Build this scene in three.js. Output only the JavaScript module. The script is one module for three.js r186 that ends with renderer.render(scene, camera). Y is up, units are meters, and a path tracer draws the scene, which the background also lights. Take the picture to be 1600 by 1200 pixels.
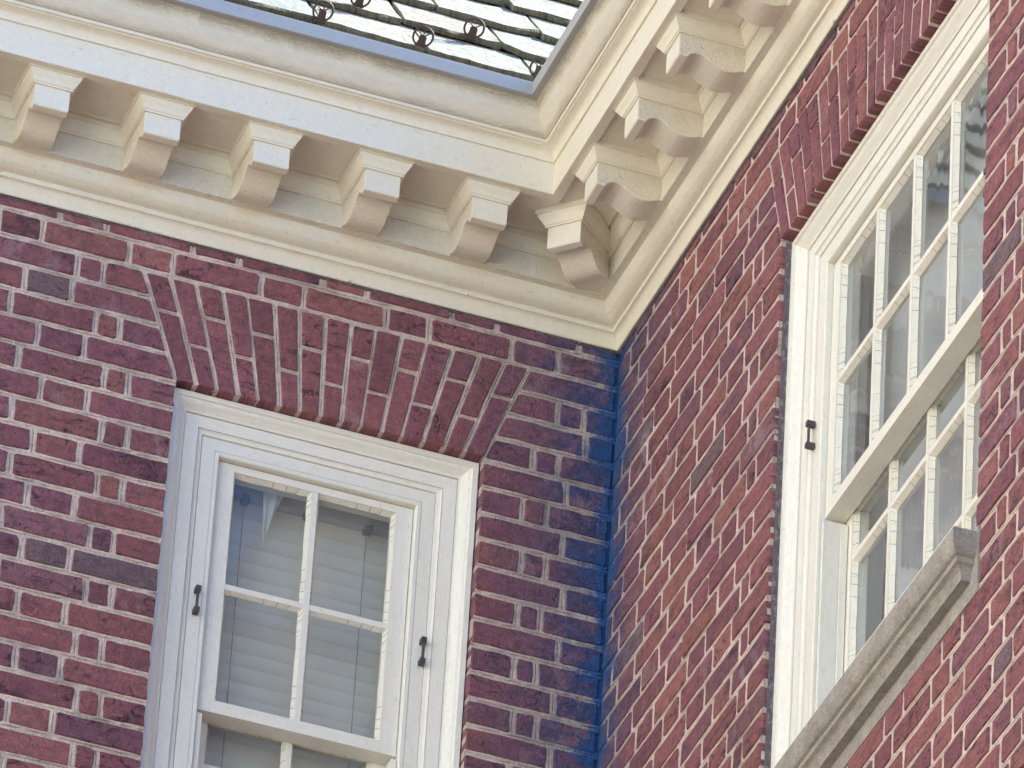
import * as THREE from 'three';
import { Sky } from 'three/addons/objects/Sky.js';
import { mergeGeometries, toCreasedNormals } from 'three/addons/utils/BufferGeometryUtils.js';

// ------------------------------------------------------------------ camera, sky, sun, exposure
const Y0 = 13.26;                       // height of the window heads above the courtyard; the inner corner of the walls is x = z = 0
const scene = new THREE.Scene();
const camera = new THREE.PerspectiveCamera(2 * Math.atan(600 / 13212) * 180 / Math.PI, 4 / 3, 1, 600);
{
  const yaw = 17.952 * Math.PI / 180, pitch = 35.2326 * Math.PI / 180, roll = 3.648 * Math.PI / 180;
  const f = new THREE.Vector3(Math.sin(yaw) * Math.cos(pitch), Math.sin(pitch), -Math.cos(yaw) * Math.cos(pitch));
  const r = new THREE.Vector3(Math.cos(yaw), 0, Math.sin(yaw)), u = new THREE.Vector3().crossVectors(r, f);
  camera.position.set(-5.4681, Y0 - 11.6605, 16.0342);
  camera.up.copy(u).multiplyScalar(Math.cos(roll)).addScaledVector(r, -Math.sin(roll));
  camera.lookAt(camera.position.clone().add(f));
}
const SUN = new THREE.Vector3(0.708, 0.707, -0.02).normalize();
const sky = new Sky();
sky.name = 'sky'; sky.scale.setScalar(500);
sky.material.uniforms.sunPosition.value.copy(SUN);
sky.material.uniforms.turbidity.value = 9;
sky.material.uniforms.rayleigh.value = 0.85;
sky.material.uniforms.mieCoefficient.value = 0.004;
sky.material.uniforms.mieDirectionalG.value = 0.8;
sky.userData = { kind: 'structure', label: 'clear blue daytime sky over the courtyard', category: 'sky' };
scene.add(sky);
scene.environmentIntensity = 0.2;
const sun = new THREE.DirectionalLight(new THREE.Color(1, 0.93, 0.82), 5);
sun.position.copy(SUN).multiplyScalar(60).add(new THREE.Vector3(0, Y0, 0));
sun.target.position.set(0, Y0, 0); sun.castShadow = true;
sun.shadow.camera.left = sun.shadow.camera.bottom = -30; sun.shadow.camera.right = sun.shadow.camera.top = 30;
sun.shadow.camera.far = 150; sun.shadow.mapSize.set(4096, 4096);
scene.add(sun, sun.target);
const renderer = new THREE.WebGLRenderer({ antialias: true });
renderer.toneMapping = THREE.LinearToneMapping;
renderer.toneMappingExposure = 4.6;
renderer.shadowMap.enabled = true;

// ------------------------------------------------------------------ random numbers, noise, textures
let seed = 7;
const R = () => { seed = (seed * 1664525 + 1013904223) >>> 0; return seed / 4294967296; };
const rr = (a, b) => a + (b - a) * R();
const NT = 256, noiseT = new Float32Array(NT * NT);
for (let i = 0; i < NT * NT; i++) noiseT[i] = R();
function vn(x, y) {                      // value noise, 0..1
  const xi = Math.floor(x), yi = Math.floor(y), fx = x - xi, fy = y - yi;
  const sx = fx * fx * (3 - 2 * fx), sy = fy * fy * (3 - 2 * fy);
  const x0 = xi & 255, x1 = (xi + 1) & 255, y0 = (yi & 255) << 8, y1 = ((yi + 1) & 255) << 8;
  const a = noiseT[y0 + x0], b = noiseT[y0 + x1], c = noiseT[y1 + x0], d = noiseT[y1 + x1];
  return a + (b - a) * sx + (c - a + (a - b - c + d) * sx) * sy;
}
const fbm = (x, y) => 0.5 * vn(x, y) + 0.3 * vn(x * 2.1 + 17, y * 2.1 + 5) + 0.2 * vn(x * 4.3 + 41, y * 4.3 + 29);
const ss = (a, b, x) => { const t = Math.min(1, Math.max(0, (x - a) / (b - a))); return t * t * (3 - 2 * t); };
const LUT = new Uint8Array(4097);
for (let i = 0; i <= 4096; i++) { const l = i / 4096; LUT[i] = Math.round(255 * (l <= 0.0031308 ? 12.92 * l : 1.055 * Math.pow(l, 1 / 2.4) - 0.055)); }
const enc = (l) => LUT[l <= 0 ? 0 : l >= 1 ? 4096 : (l * 4096) | 0];
function dataTex(data, w, h, srgb, repeat) {
  const t = new THREE.DataTexture(data, w, h, THREE.RGBAFormat);
  t.magFilter = THREE.LinearFilter; t.minFilter = THREE.LinearMipmapLinearFilter; t.generateMipmaps = true;
  if (srgb) t.colorSpace = THREE.SRGBColorSpace;
  if (repeat) t.wrapS = t.wrapT = THREE.RepeatWrapping;
  t.needsUpdate = true; return t;
}
function tileTex(n, fn, srgb) {          // fn(u, v) -> [r, g, b] linear (or height); u, v in 0..1, the caller keeps lattice periods whole
  const d = new Uint8Array(n * n * 4);
  for (let j = 0; j < n; j++) for (let i = 0; i < n; i++) {
    const c = fn(i / n, j / n), o = (j * n + i) * 4;
    if (srgb) { d[o] = enc(c[0]); d[o + 1] = enc(c[1]); d[o + 2] = enc(c[2]); } else d[o] = d[o + 1] = d[o + 2] = Math.max(0, Math.min(255, c * 255));
    d[o + 3] = 255;
  }
  return dataTex(d, n, n, srgb, true);
}

// ------------------------------------------------------------------ helpers: every builder works in wall coordinates (a along, y up, d out of the wall)
const RIGHT = -Math.PI / 2;              // turning about y that lays (a, y, d) onto the second wall
const taken = {};
function numbered(n) { const k = taken[n] = (taken[n] ?? -1) + 1; return k ? n + '_' + String(k).padStart(3, '0') : n; }
function thing(name, label, category, turn = 0, kind) {
  const g = new THREE.Group(); g.name = numbered(name); g.position.y = Y0; g.rotation.y = turn;
  g.userData = { label, category }; if (kind) g.userData.kind = kind;
  scene.add(g); return g;
}
function part(name, geo, mat, parent) {
  const m = new THREE.Mesh(geo, mat); m.name = name; m.castShadow = m.receiveShadow = true; parent.add(m); return m;
}
function geoFrom(pos, uv, idx) {
  const g = new THREE.BufferGeometry();
  g.setAttribute('position', new THREE.Float32BufferAttribute(pos, 3));
  g.setAttribute('uv', new THREE.Float32BufferAttribute(uv, 2));
  g.setIndex(idx); return g;
}
const crease = (g, a = 0.6) => toCreasedNormals(g, a);
// ruled strip: rows of points A[i] -> B[i]; uv in metres (u along, v across)
function strip(A, B, segs = 1, angle = 0.6, u0 = 0) {
  const n = A.length, pos = [], uv = [], idx = []; let v = 0;
  for (let i = 0; i < n; i++) {
    if (i) v += Math.hypot(A[i][0] - A[i - 1][0], A[i][1] - A[i - 1][1], A[i][2] - A[i - 1][2]);
    for (let s = 0; s <= segs; s++) {
      const t = s / segs, p = [0, 1, 2].map((k) => A[i][k] + (B[i][k] - A[i][k]) * t);
      pos.push(...p); uv.push(u0 + Math.hypot(p[0] - A[0][0], p[1] - A[0][1], p[2] - A[0][2]), v);
    }
  }
  const w = segs + 1;
  for (let i = 0; i < n - 1; i++) for (let s = 0; s < segs; s++) {
    const a = i * w + s, b = a + 1, c = a + w, d = c + 1; idx.push(a, b, d, a, d, c);
  }
  return crease(geoFrom(pos, uv, idx), angle);
}
// box between two corners with chamfered long edges; uv in metres by the dominant direction
function box(a0, a1, y0, y1, d0, d1, ch = 0.0015) {
  const g = new THREE.BoxGeometry(a1 - a0, y1 - y0, d1 - d0);
  const p = g.attributes.position, nn = g.attributes.normal, uv = g.attributes.uv;
  for (let i = 0; i < p.count; i++) {
    p.setXYZ(i, p.getX(i) + (a0 + a1) / 2, p.getY(i) + (y0 + y1) / 2, p.getZ(i) + (d0 + d1) / 2);
    const ax = Math.abs(nn.getX(i)), ay = Math.abs(nn.getY(i));
    if (ax > 0.5) uv.setXY(i, p.getY(i), p.getZ(i)); else if (ay > 0.5) uv.setXY(i, p.getX(i), p.getZ(i)); else if (y1 - y0 > a1 - a0) uv.setXY(i, p.getY(i), p.getX(i)); else uv.setXY(i, p.getX(i), p.getY(i));
  }
  return g;
}
function merged(list) {
  const gs = list.map((g) => { const q = g.index ? g.toNonIndexed() : g; for (const k of Object.keys(q.attributes)) if (!['position', 'normal', 'uv'].includes(k)) q.deleteAttribute(k); if (!q.attributes.normal) q.computeVertexNormals(); return q; });
  return mergeGeometries(gs);
}
const std = (o) => new THREE.MeshStandardMaterial(o);

// ------------------------------------------------------------------ shared materials
const P = 64;
const paintMap = tileTex(1024, (u, v) => {
  const g = 0.93 + 0.09 * (fbm(u * P, v * P) - 0.5) + 0.06 * (vn(u * 256, v * 256) - 0.5);
  const dirt = ss(0.66, 0.8, fbm(u * 32 + 9, v * 32 + 3)) * ss(0.45, 0.75, vn(u * 256, v * 128)) * 0.17;
  const k = g - dirt; return [k, k * (0.995 - dirt * 0.15), k * (0.98 - dirt * 0.5)];
}, true);
const paintBump = tileTex(1024, (u, v) => 0.5 + 0.5 * (fbm(u * P + 3, v * P) - 0.5) + 0.35 * (vn(u * 256, v * 256) - 0.5));
paintMap.repeat.set(2, 2); paintBump.repeat.set(2, 2);
const CREAM = new THREE.Color(0.765, 0.70, 0.565);
const cream = std({ color: CREAM, map: paintMap, bumpMap: paintBump, bumpScale: 0.0009, roughness: 0.55 });
const creamRough = std({ color: CREAM, map: paintMap, bumpMap: paintBump, bumpScale: 0.006, roughness: 0.7 });
const fasciaPaint = std({ color: CREAM, map: paintMap, bumpMap: paintBump, bumpScale: 0.0012, roughness: 0.55 });
const woodMap = tileTex(1024, (u, v) => {
  let k = 0.93 + 0.08 * (fbm(u * 64, v * 64) - 0.5) + 0.06 * (vn(u * 256, v * 256) - 0.5) + 0.07 * (vn(u * 16, v * 256) - 0.5);
  k *= 1 - 0.16 * ss(0.86, 0.95, vn(u * 16 + 5, v * 256 + 9)) * ss(0.45, 0.7, vn(u * 8, v * 16));
  const dirt = ss(0.60, 0.8, fbm(u * 32 + 19, v * 32 + 3)) * ss(0.4, 0.75, vn(u * 256, v * 128)) * 0.10; k *= 1 - dirt;
  return [k, k * (0.995 - dirt * 0.1), k * (0.985 - dirt * 0.4)];
}, true); woodMap.repeat.set(2, 2);
const white = std({ color: new THREE.Color(0.80, 0.765, 0.665), map: woodMap, bumpMap: paintBump, bumpScale: 0.0007, roughness: 0.5 });
const cracks = Array.from({ length: 26 }, () => [R(), rr(-0.3, 0.3), rr(0.3, 1)]);
const puttyMap = tileTex(1024, (u, v) => {
  let k = 0.92 + 0.14 * (fbm(u * 64, v * 64) - 0.5) + 0.1 * (vn(u * 256, v * 256) - 0.5);
  for (const [cu, sl, w] of cracks) { const x = Math.abs(u - cu - sl * 0.01 * Math.sin(v * 40 + cu * 90)); if (x < 0.0024 * w) k *= 0.35; }
  return [k, k * 0.985, k * 0.95];
}, true); puttyMap.repeat.set(2.2, 8);
const putty = std({ color: new THREE.Color(0.80, 0.765, 0.665), map: puttyMap, bumpMap: paintBump, bumpScale: 0.003, roughness: 0.75 });

// crown moulding: paint with speckled dirt gathered under the lip and on the lower edge (v runs 0..1 up the moulding)
const crownMap = tileTex(1024, (u, v) => {
  const g = 0.92 + 0.1 * (fbm(u * 32, v * 8) - 0.5) + 0.08 * (vn(u * 256, v * 64) - 0.5);
  const low = ss(0.34, 0.02, v + 0.16 * (fbm(u * 16, 3) - 0.5)), top = ss(0.50, 1.0, v + 0.26 * (fbm(u * 16, 9) - 0.5));
  const cov = Math.max(low * 0.75, top);
  const gn = vn(u * 256, v * 128) * 0.40 + vn(u * 128 + 7, v * 256) * 0.35 + 0.25 * fbm(u * 32, v * 16);
  const k = g * (1 - 0.52 * cov * ss(0.30, 0.72, gn * 0.75 + cov * 0.28));
  return [k, k * (0.99 - 0.03 * cov), k * (0.975 - 0.09 * cov)];
}, true);
const crownPaint = std({ color: CREAM, map: crownMap, bumpMap: paintBump, bumpScale: 0.0012, roughness: 0.6 });
const gutterMetal = std({ color: new THREE.Color(0.37, 0.365, 0.355), map: paintMap, bumpMap: paintBump, bumpScale: 0.0008, roughness: 0.6, metalness: 0.0 });
const ironMap = tileTex(256, (u, v) => { const k = fbm(u * 16, v * 16); return [0.6 + k * 0.6, 0.55 + k * 0.5, 0.5 + k * 0.45]; }, true);
const iron = std({ color: new THREE.Color(0.055, 0.04, 0.035), map: ironMap, roughness: 0.7, metalness: 0.3 });
const hookMetal = std({ color: new THREE.Color(0.10, 0.105, 0.115), map: ironMap, roughness: 0.5, metalness: 0.5 });
const stoneMap = tileTex(1024, (u, v) => {
  const k = 0.74 + 0.30 * (fbm(u * 64, v * 64) - 0.5) + 0.26 * (vn(u * 256, v * 256) - 0.5) + 0.3 * (fbm(u * 16 + 7, v * 16) - 0.5);
  return [k, k * 0.965, k * 0.9];
}, true);
const stoneBump = tileTex(512, (u, v) => 0.5 * vn(u * 128, v * 128) + 0.5 * vn(u * 256, v * 256));
stoneMap.repeat.set(2, 2); stoneBump.repeat.set(2, 2);
const stone = std({ color: new THREE.Color(0.42, 0.395, 0.36), map: stoneMap, bumpMap: stoneBump, bumpScale: 0.0016, roughness: 0.95 });

// ------------------------------------------------------------------ brick walls
const C = 0.07636, J = 0.0140, JW = 0.0155;          // course height, bed joint, head joint
const ST = 0.2185, HD = 0.113, CL = 0.0615;          // stretcher, header, closer (with their joint)
const HEAD = 0.010;                                   // window head above joint 0
const ARCH_TOP = 4 * C, SKEW = 0.105;
const CORN = 0.416;                                   // underside of the cornice
function flemish(from, to, first, y0, row, out) {     // bricks laid from `from` towards `to`; first: list of opening lengths
  const dir = Math.sign(to - from); let x = from, i = 0, flip = first[first.length - 1] > 0.15;
  while ((to - x) * dir > 0.012) {
    let L = i < first.length ? first[i] : ((flip = !flip) ? ST : HD);
    L += rr(-0.006, 0.006);
    let e = x + dir * L;
    if ((to - e) * dir < 0.045) e = to;
    if ((to - e) * dir < 0) e = to;
    out.push({ a0: Math.min(x, e), a1: Math.max(x, e), y0, y1: y0 + C, row });
    x = e; i++;
  }
}
const skewAt = (y) => SKEW * Math.max(0, y - HEAD) / (ARCH_TOP - HEAD);
function clipCourse(list, edge, side) {               // cut bricks of the courses beside an arch along its slanted skewback
  return list.map((b) => {
    const s0 = skewAt(b.y0), s1 = skewAt(b.y1);
    const p = [[b.a0, b.y0], [b.a1, b.y0], [b.a1, b.y1], [b.a0, b.y1]];
    if (side < 0 && b.last) { p[1][0] = edge - s0; p[2][0] = edge - s1; }
    if (side > 0 && b.last) { p[0][0] = edge + s0; p[3][0] = edge + s1; }
    b.poly = p; return b;
  });
}
function arch(w0, w1, n, out) {                       // flat arch of tapering bricks, each voussoir cut once, breaking joint
  const top0 = w0 - SKEW, top1 = w1 + SKEW, bw = w1 - w0, tw = top1 - top0;
  for (let i = 0; i < n; i++) {
    const j0 = i / n + (i ? rr(-0.004, 0.004) : 0), j1 = (i + 1) / n;
    const at = (t, f) => (w0 + bw * t) * (1 - f) + (top0 + tw * t) * f;
    const cut = (i % 2 ? 0.36 : 0.66) + rr(-0.03, 0.03);
    for (const [f0, f1] of [[0, cut], [cut, 1]]) {
      const ya = HEAD + (ARCH_TOP - HEAD) * f0, yb = HEAD + (ARCH_TOP - HEAD) * f1;
      out.push({ poly: [[at(j0, f0), ya], [at(j1, f0), ya], [at(j1, f1), yb], [at(j0, f1), yb]], arch: true, soffit: f0 === 0 });
    }
  }
}
function layout(A0, A1, kTop, kBot, win, corner, n) { // bricks of one wall; corner is the a-value of the inside corner
  const bricks = [], arches = [];
  for (let k = kTop; k < kBot; k++) {
    const yt = -C * k, y0 = yt - C, even = ((k % 2) + 2) % 2 === 0, row = [];
    const A = [ST], B = [HD, CL, ST];
    const cornerSide = corner === A1 ? 1 : -1;
    if (k < -4) {                                      // running through above the arch
      const anchors = corner === A1 ? (k === -5 ? -0.160 : -0.106) : (k === -5 ? 0.20 : 0.115);
      flemish(anchors, A0, k === -5 ? [HD] : [ST], y0, k, row); flemish(anchors, A1, k === -5 ? [ST] : [HD], y0, k, row);
      if (corner !== A1) { /* second wall: same anchor rule from its own corner */ }
    } else if (y0 > -9 && win.bottom < y0 + C * 0.5) {
      const edge = [win.a0 - (k < 0 ? 0 : 0), win.a1];
      const flipL = corner === A1 ? !even : even;      // parity of the piers seen in the photograph
      const left = [], right = [];
      const sl = k < 0 ? (skewAt(y0) + skewAt(yt)) / 2 : 0;
      flemish(edge[0] - sl, A0, flipL ? A : B, y0, k, left); flemish(edge[1] + sl, A1, (corner === A1 ? even : flipL) ? A : B, y0, k, right);
      if (left.length) { left[0].last = true; left[0].reveal = 1; } if (right.length) { right[0].last = true; right[0].reveal = -1; }
      if (k < 0) { clipCourse(left, edge[0], -1); clipCourse(right, edge[1], 1); }
      row.push(...left, ...right);
    } else {
      const ph = even ? 0.05 : 0.05 + 0.166; flemish(win.a0 + ph, A0, even ? [ST] : [HD], y0, k, row); flemish(win.a0 + ph, A1, even ? [HD] : [ST], y0, k, row);
    }
    bricks.push(...row);
  }
  arch(win.a0, win.a1, n, arches);
  return { bricks, arches };
}
function insetPoly(b) {                                // brick face outline inside its joint cell
  if (!b.poly) { const l = b.a0 + (b.reveal < 0 ? 0.001 : JW / 2), r_ = b.a1 - (b.reveal > 0 ? 0.001 : JW / 2); return [[l, b.y0 + J / 2], [r_, b.y0 + J / 2], [r_, b.y1 - J / 2], [l, b.y1 - J / 2]]; }
  const j = b.arch ? 0.0050 : J / 2, p = b.poly, n = 4, out = [];
  const cen = p.reduce((s, q) => [s[0] + q[0] / 4, s[1] + q[1] / 4], [0, 0]);
  for (let i = 0; i < n; i++) {                        // offset the edges inwards and intersect them
    const e = (i0, i1) => { const dx = p[i1][0] - p[i0][0], dy = p[i1][1] - p[i0][1], l = Math.hypot(dx, dy) || 1; let nx = -dy / l, ny = dx / l;
      if ((cen[0] - p[i0][0]) * nx + (cen[1] - p[i0][1]) * ny < 0) { nx = -nx; ny = -ny; } return { x: p[i0][0] + nx * j, y: p[i0][1] + ny * j, dx: dx / l, dy: dy / l }; };
    const e0 = e((i + 3) % 4, i), e1 = e(i, (i + 1) % 4), den = e0.dx * e1.dy - e0.dy * e1.dx;
    if (Math.abs(den) < 1e-6) { out.push([p[i][0], p[i][1]]); continue; }
    const t = ((e1.x - e0.x) * e1.dy - (e1.y - e0.y) * e1.dx) / den;
    out.push([e0.x + e0.dx * t, e0.y + e0.dy * t]);
  }
  if (b.arch && b.soffit) { out[0][1] -= j * 1.4; out[1][1] -= j * 1.4; }
  return out;
}
function brickGeo(b, uvOf) {                           // worn brick: uneven outline, rounded corners, soft arris
  const q = insetPoly(b), ring = [], deep = b.reveal || b.soffit ? -0.05 : -0.007;
  const cr = b.arch ? 0.0018 : rr(0.0016, 0.0046), wob = b.arch ? 0.0010 : 0.0024;
  for (let i = 0; i < 4; i++) {
    const p = q[i], pr = q[(i + 3) % 4], nx = q[(i + 1) % 4];
    const to = (t, L) => { const dx = t[0] - p[0], dy = t[1] - p[1], l = Math.hypot(dx, dy) || 1; return [p[0] + dx / l * L, p[1] + dy / l * L]; };
    const c0 = cr * rr(0.5, 1.6), c1 = cr * rr(0.5, 1.6);
    ring.push(to(pr, c0), to(nx, c1));
    const l = Math.hypot(nx[0] - p[0], nx[1] - p[1]), m = l > 0.15 ? 3 : l > 0.08 ? 2 : 1;
    for (let s = 1; s <= m; s++) { const t = s / (m + 1) + rr(-0.06, 0.06); ring.push([p[0] + (nx[0] - p[0]) * t, p[1] + (nx[1] - p[1]) * t]); }
  }
  for (const p of ring) { p[0] += rr(-wob, wob); p[1] += rr(-wob, wob) * 0.8; if (b.soffit && p[1] < HEAD + 0.004) p[1] = HEAD - 0.001; }
  const n = ring.length, cx = ring.reduce((s, p) => s + p[0], 0) / n, cy = ring.reduce((s, p) => s + p[1], 0) / n;
  const pos = [], uv = [], idx = [], z0 = rr(0.0002, 0.0034), tx = rr(-0.012, 0.012), ty = rr(-0.02, 0.02), bev = 0.0022;
  const zf = (x, y) => z0 + (x - cx) * tx + (y - cy) * ty;
  const put = (x, y, z) => { pos.push(x, y, z); uv.push(...uvOf(x, y)); return pos.length / 3 - 1; };
  const c = put(cx, cy, zf(cx, cy) + 0.0006), F = [], S = [];
  for (const p of ring) { const dx = cx - p[0], dy = cy - p[1]; const fx = p[0] + Math.sign(dx) * Math.min(bev, Math.abs(dx)), fy = p[1] + Math.sign(dy) * Math.min(bev, Math.abs(dy)); F.push(put(fx, fy, zf(fx, fy))); S.push(put(p[0], p[1], zf(p[0], p[1]) - 0.0045)); }
  for (let i = 0; i < n; i++) { const k = (i + 1) % n; idx.push(c, F[i], F[k], F[i], S[i], S[k], F[i], S[k], F[k]); }
  if (deep < -0.01) {
    const D = ring.map((p) => put(p[0], p[1], deep));
    for (let i = 0; i < n; i++) { const k = (i + 1) % n; idx.push(S[i], D[i], D[k], S[i], D[k], S[k]); }
  }
  return crease(geoFrom(pos, uv, idx), 0.35);
}
const TONES = [[0.195, 0.070, 0.076], [0.18, 0.064, 0.074], [0.212, 0.078, 0.078], [0.172, 0.062, 0.075], [0.202, 0.073, 0.076], [0.188, 0.068, 0.076], [0.235, 0.091, 0.082], [0.158, 0.060, 0.074], [0.14, 0.057, 0.073], [0.168, 0.071, 0.083]];
function buildWall(o) {
  const { name, label, A0, A1, B0, B1, kTop, kBot, win, corner, turn, nArch } = o;
  const g = thing(name, label, 'brick wall', turn, 'thing');
  const { bricks, arches } = layout(A0, A1, kTop, kBot, win, corner, nArch);
  const all = [...bricks, ...arches];
  // one colour map in wall coordinates: every brick's own tone, its mottling, creases, specks, and the blue stain down the corner
  const N = 2048, yLo = -C * kBot, yHi = -C * kTop, sx = N / (A1 - A0), sy = N / (yHi - yLo);
  const col = new Uint8Array(N * N * 4), bmp = new Uint8Array(N * N * 4).fill(128);
  const stainAt = (a, y) => {                          // blue dye: solid in the corner, ragged drips and blotches beside it
    const dist = Math.abs(a - corner), w = turn ? 1.25 : 1;
    const reach = 0.010 + 0.024 * fbm(y * 7 + (turn ? 31 : 3), 4.5) + 0.040 * ss(0.55, 0.95, vn(y * 13 + 2, 9));
    const blot = fbm(a * 34 + 11, y * 19 + (turn ? 50 : 0)), gr = vn(a * 260, y * 200);
    const solid = ss(1.9, 0.2, dist / (reach * w) + 0.9 * (blot - 0.5) + 0.9 * (gr - 0.5));
    return Math.min(0.95, solid);
  };
  const grimeAt = (a, y) => {                          // thinner purple-blue film, blotched and grainy, out to a brick's length from the corner
    const dist = Math.abs(a - corner), blot = fbm(a * 13 + 70, y * 16 + (turn ? 20 : 0)) + 0.35 * (vn(a * 150, y * 130) - 0.5);
    const under = 0.10 * ss(-0.05, 0.40, y);              // the soot spreads wider below the cornice
    return ss((turn ? 0.36 : 0.46) + under, 0.03, dist + 0.34 * (blot - 0.5)) * (0.45 + 0.55 * ss(0.3, 0.6, blot));
  };
  all.forEach((b, id) => {
    const p = b.poly || [[b.a0, b.y0], [b.a1, b.y0], [b.a1, b.y1], [b.a0, b.y1]];
    const x0 = Math.min(...p.map((q) => q[0])), x1 = Math.max(...p.map((q) => q[0])), y0 = Math.min(...p.map((q) => q[1])), y1 = Math.max(...p.map((q) => q[1]));
    const t = TONES[Math.floor(R() * (b.arch ? 6 : R() < 0.5 ? 10 : 7))], ox = rr(0, 200), oy = rr(0, 200), br = rr(0.86, 1.13);
    const dk = b.arch ? rr(0.62, 0.8) : rr(0.52, 0.76), og = rr(0.58, 0.80), cre = R() < 0.7 ? rr(0.03, 0.075) : 0.012, grey = !b.arch && R() < 0.03, pal = R() < 0.10 ? rr(0.2, 0.5) : 0;
    const e = 0.004, film = rr(0.72, 1.0);
    const i0 = Math.max(0, Math.floor((x0 - A0 - e) * sx)), i1 = Math.min(N - 1, Math.ceil((x1 - A0 + e) * sx));
    const j0 = Math.max(0, Math.floor((y0 - yLo - e) * sy)), j1 = Math.min(N - 1, Math.ceil((y1 - yLo + e) * sy));
    const slanted = !!b.poly;
    for (let j = j0; j <= j1; j++) {
      const y = yLo + (j + 0.5) / sy;
      let xa = x0, xb = x1;
      if (slanted) { const f = Math.min(1, Math.max(0, (y - p[0][1]) / (p[3][1] - p[0][1] || 1))); xa = p[0][0] + (p[3][0] - p[0][0]) * f; xb = p[1][0] + (p[2][0] - p[1][0]) * f; }
      for (let i = i0; i <= i1; i++) {
        const x = A0 + (i + 0.5) / sx;
        if (x < xa - e || x > xb + e) continue;
        const X = x + ox, Yq = y + oy;
        const n1 = fbm(X * 16, Yq * 30), n2 = fbm(X * 62, Yq * 85), n3 = vn(X * 330, Yq * 330), n4 = vn(X * 9 + 40, Yq * 14);
        let m = br * (0.42 + 0.72 * n2 + 0.48 * n3);
        let r_ = t[0] * m, g_ = t[1] * m, b_ = t[2] * m;
        const d = ss(dk, dk + 0.22, n1) * 0.62, q = ss(og, og + 0.2, 1 - n1 * 0.6 - n4 * 0.4) * 0.45;
        r_ += (0.058 * m - r_) * d; g_ += (0.026 * m - g_) * d; b_ += (0.038 * m - b_) * d;
        r_ += (0.25 * m - r_) * q; g_ += (0.088 * m - g_) * q; b_ += (0.070 * m - b_) * q;
        if (grey) { const k = 0.085 * m; r_ = r_ * 0.35 + k * 0.72; g_ = g_ * 0.35 + k * 0.62; b_ = b_ * 0.35 + k * 0.68; }
        const c1 = Math.abs(vn(X * 22 + 5, Yq * 75 + n2 * 1.6) - 0.5), ck = ss(cre, cre * 0.25, c1) * ss(0.42, 0.6, n4 * 0.5 + n1 * 0.5);
        r_ *= 1 - 0.62 * ck; g_ *= 1 - 0.6 * ck; b_ *= 1 - 0.52 * ck;
        const dist = Math.abs(x - corner);
        // pale lime bloom, mostly in a band beside the stained corner
        const bl = ss(0.50, 0.72, fbm(X * 24 + 3, Yq * 17)) * (pal + 0.55 * ss(turn ? 0.42 : 0.30, 0.12, dist) * ss(0.45, 0.6, n4)) * (0.4 + 0.8 * n3);
        r_ += (0.36 - r_) * bl * 0.7; g_ += (0.29 - g_) * bl * 0.7; b_ += (0.31 - b_) * bl * 0.7;
        if (dist < 0.7) { const w = Math.min(0.93, grimeAt(x, y) * film * 1.25), k = 0.5 + 1.0 * n2 * (0.6 + 0.8 * n3), nv = ss(0.20, 0.07, dist + 0.16 * (n4 - 0.5) + 0.10 * (n2 - 0.5)); r_ += ((0.080 - 0.052 * nv) * k - r_) * w; g_ += ((0.052 - 0.008 * nv) * k - g_) * w; b_ += ((0.100 + 0.015 * nv) * k - b_) * w;
          const s = stainAt(x, y), kk = 0.45 + 0.8 * n3 * n2 + 0.3 * n1; r_ += (0.009 * kk - r_) * s; g_ += (0.065 * kk - g_) * s; b_ += (0.205 * kk - b_) * s; }
        const hsh = (Math.imul(i * 73856093 ^ j * 19349663, 2654435761) >>> 8) & 0xffff;
        if (hsh > 65440 && n2 > 0.40) { r_ = 0.62; g_ = 0.55; b_ = 0.55; }
        const oo = (j * N + i) * 4;
        col[oo] = enc(r_); col[oo + 1] = enc(g_); col[oo + 2] = enc(b_); col[oo + 3] = 255;
        const h = 120 + 70 * (n2 - 0.5) + 60 * (n3 - 0.5) + 60 * (n1 - 0.5) - 95 * ck;
        bmp[oo] = bmp[oo + 1] = bmp[oo + 2] = h < 0 ? 0 : h > 255 ? 255 : h; bmp[oo + 3] = 255;
      }
    }
  });
  const brickMat = std({ map: dataTex(col, N, N, true), bumpMap: dataTex(bmp, N, N, false), bumpScale: 0.0062, roughness: 0.92 });
  const uvOf = (x, y) => [(x - A0) / (A1 - A0), (y - yLo) / (yHi - yLo)];
  // mortar colour in the same coordinates
  const M = 1024, mc = new Uint8Array(M * M * 4);
  for (let j = 0; j < M; j++) for (let i = 0; i < M; i++) {
    const x = A0 + (i + 0.5) / M * (A1 - A0), y = yLo + (j + 0.5) / M * (yHi - yLo);
    const k = 0.80 + 0.28 * (fbm(x * 40, y * 40) - 0.5) + 0.30 * (vn(x * 300, y * 300) - 0.5) + 0.25 * (fbm(x * 5 + 8, y * 5) - 0.5), gr = ss(0.52, 0.7, fbm(x * 11 + 60, y * 11 + 3)) * 0.35;
    let r_ = 0.68 * k, g_ = 0.54 * k, b_ = 0.455 * k;
    r_ += (0.27 * k - r_) * gr; g_ += (0.23 * k - g_) * gr; b_ += (0.20 * k - b_) * gr;
    const dist = Math.abs(x - corner);
    if (dist < 0.7) { const w = grimeAt(x, y) * 0.75, s = stainAt(x, y), q = 0.5 + 0.6 * k; r_ += (0.15 * q - r_) * w; g_ += (0.145 * q - g_) * w; b_ += (0.17 * q - b_) * w; r_ += (0.009 * q - r_) * s; g_ += (0.07 * q - g_) * s; b_ += (0.22 * q - b_) * s; }
    const oo = (j * M + i) * 4; mc[oo] = enc(r_); mc[oo + 1] = enc(g_); mc[oo + 2] = enc(b_); mc[oo + 3] = 255;
  }
  const mortarMat = std({ map: dataTex(mc, M, M, true), bumpMap: stoneBumpWall, bumpScale: 0.0025, roughness: 0.97 });
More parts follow.
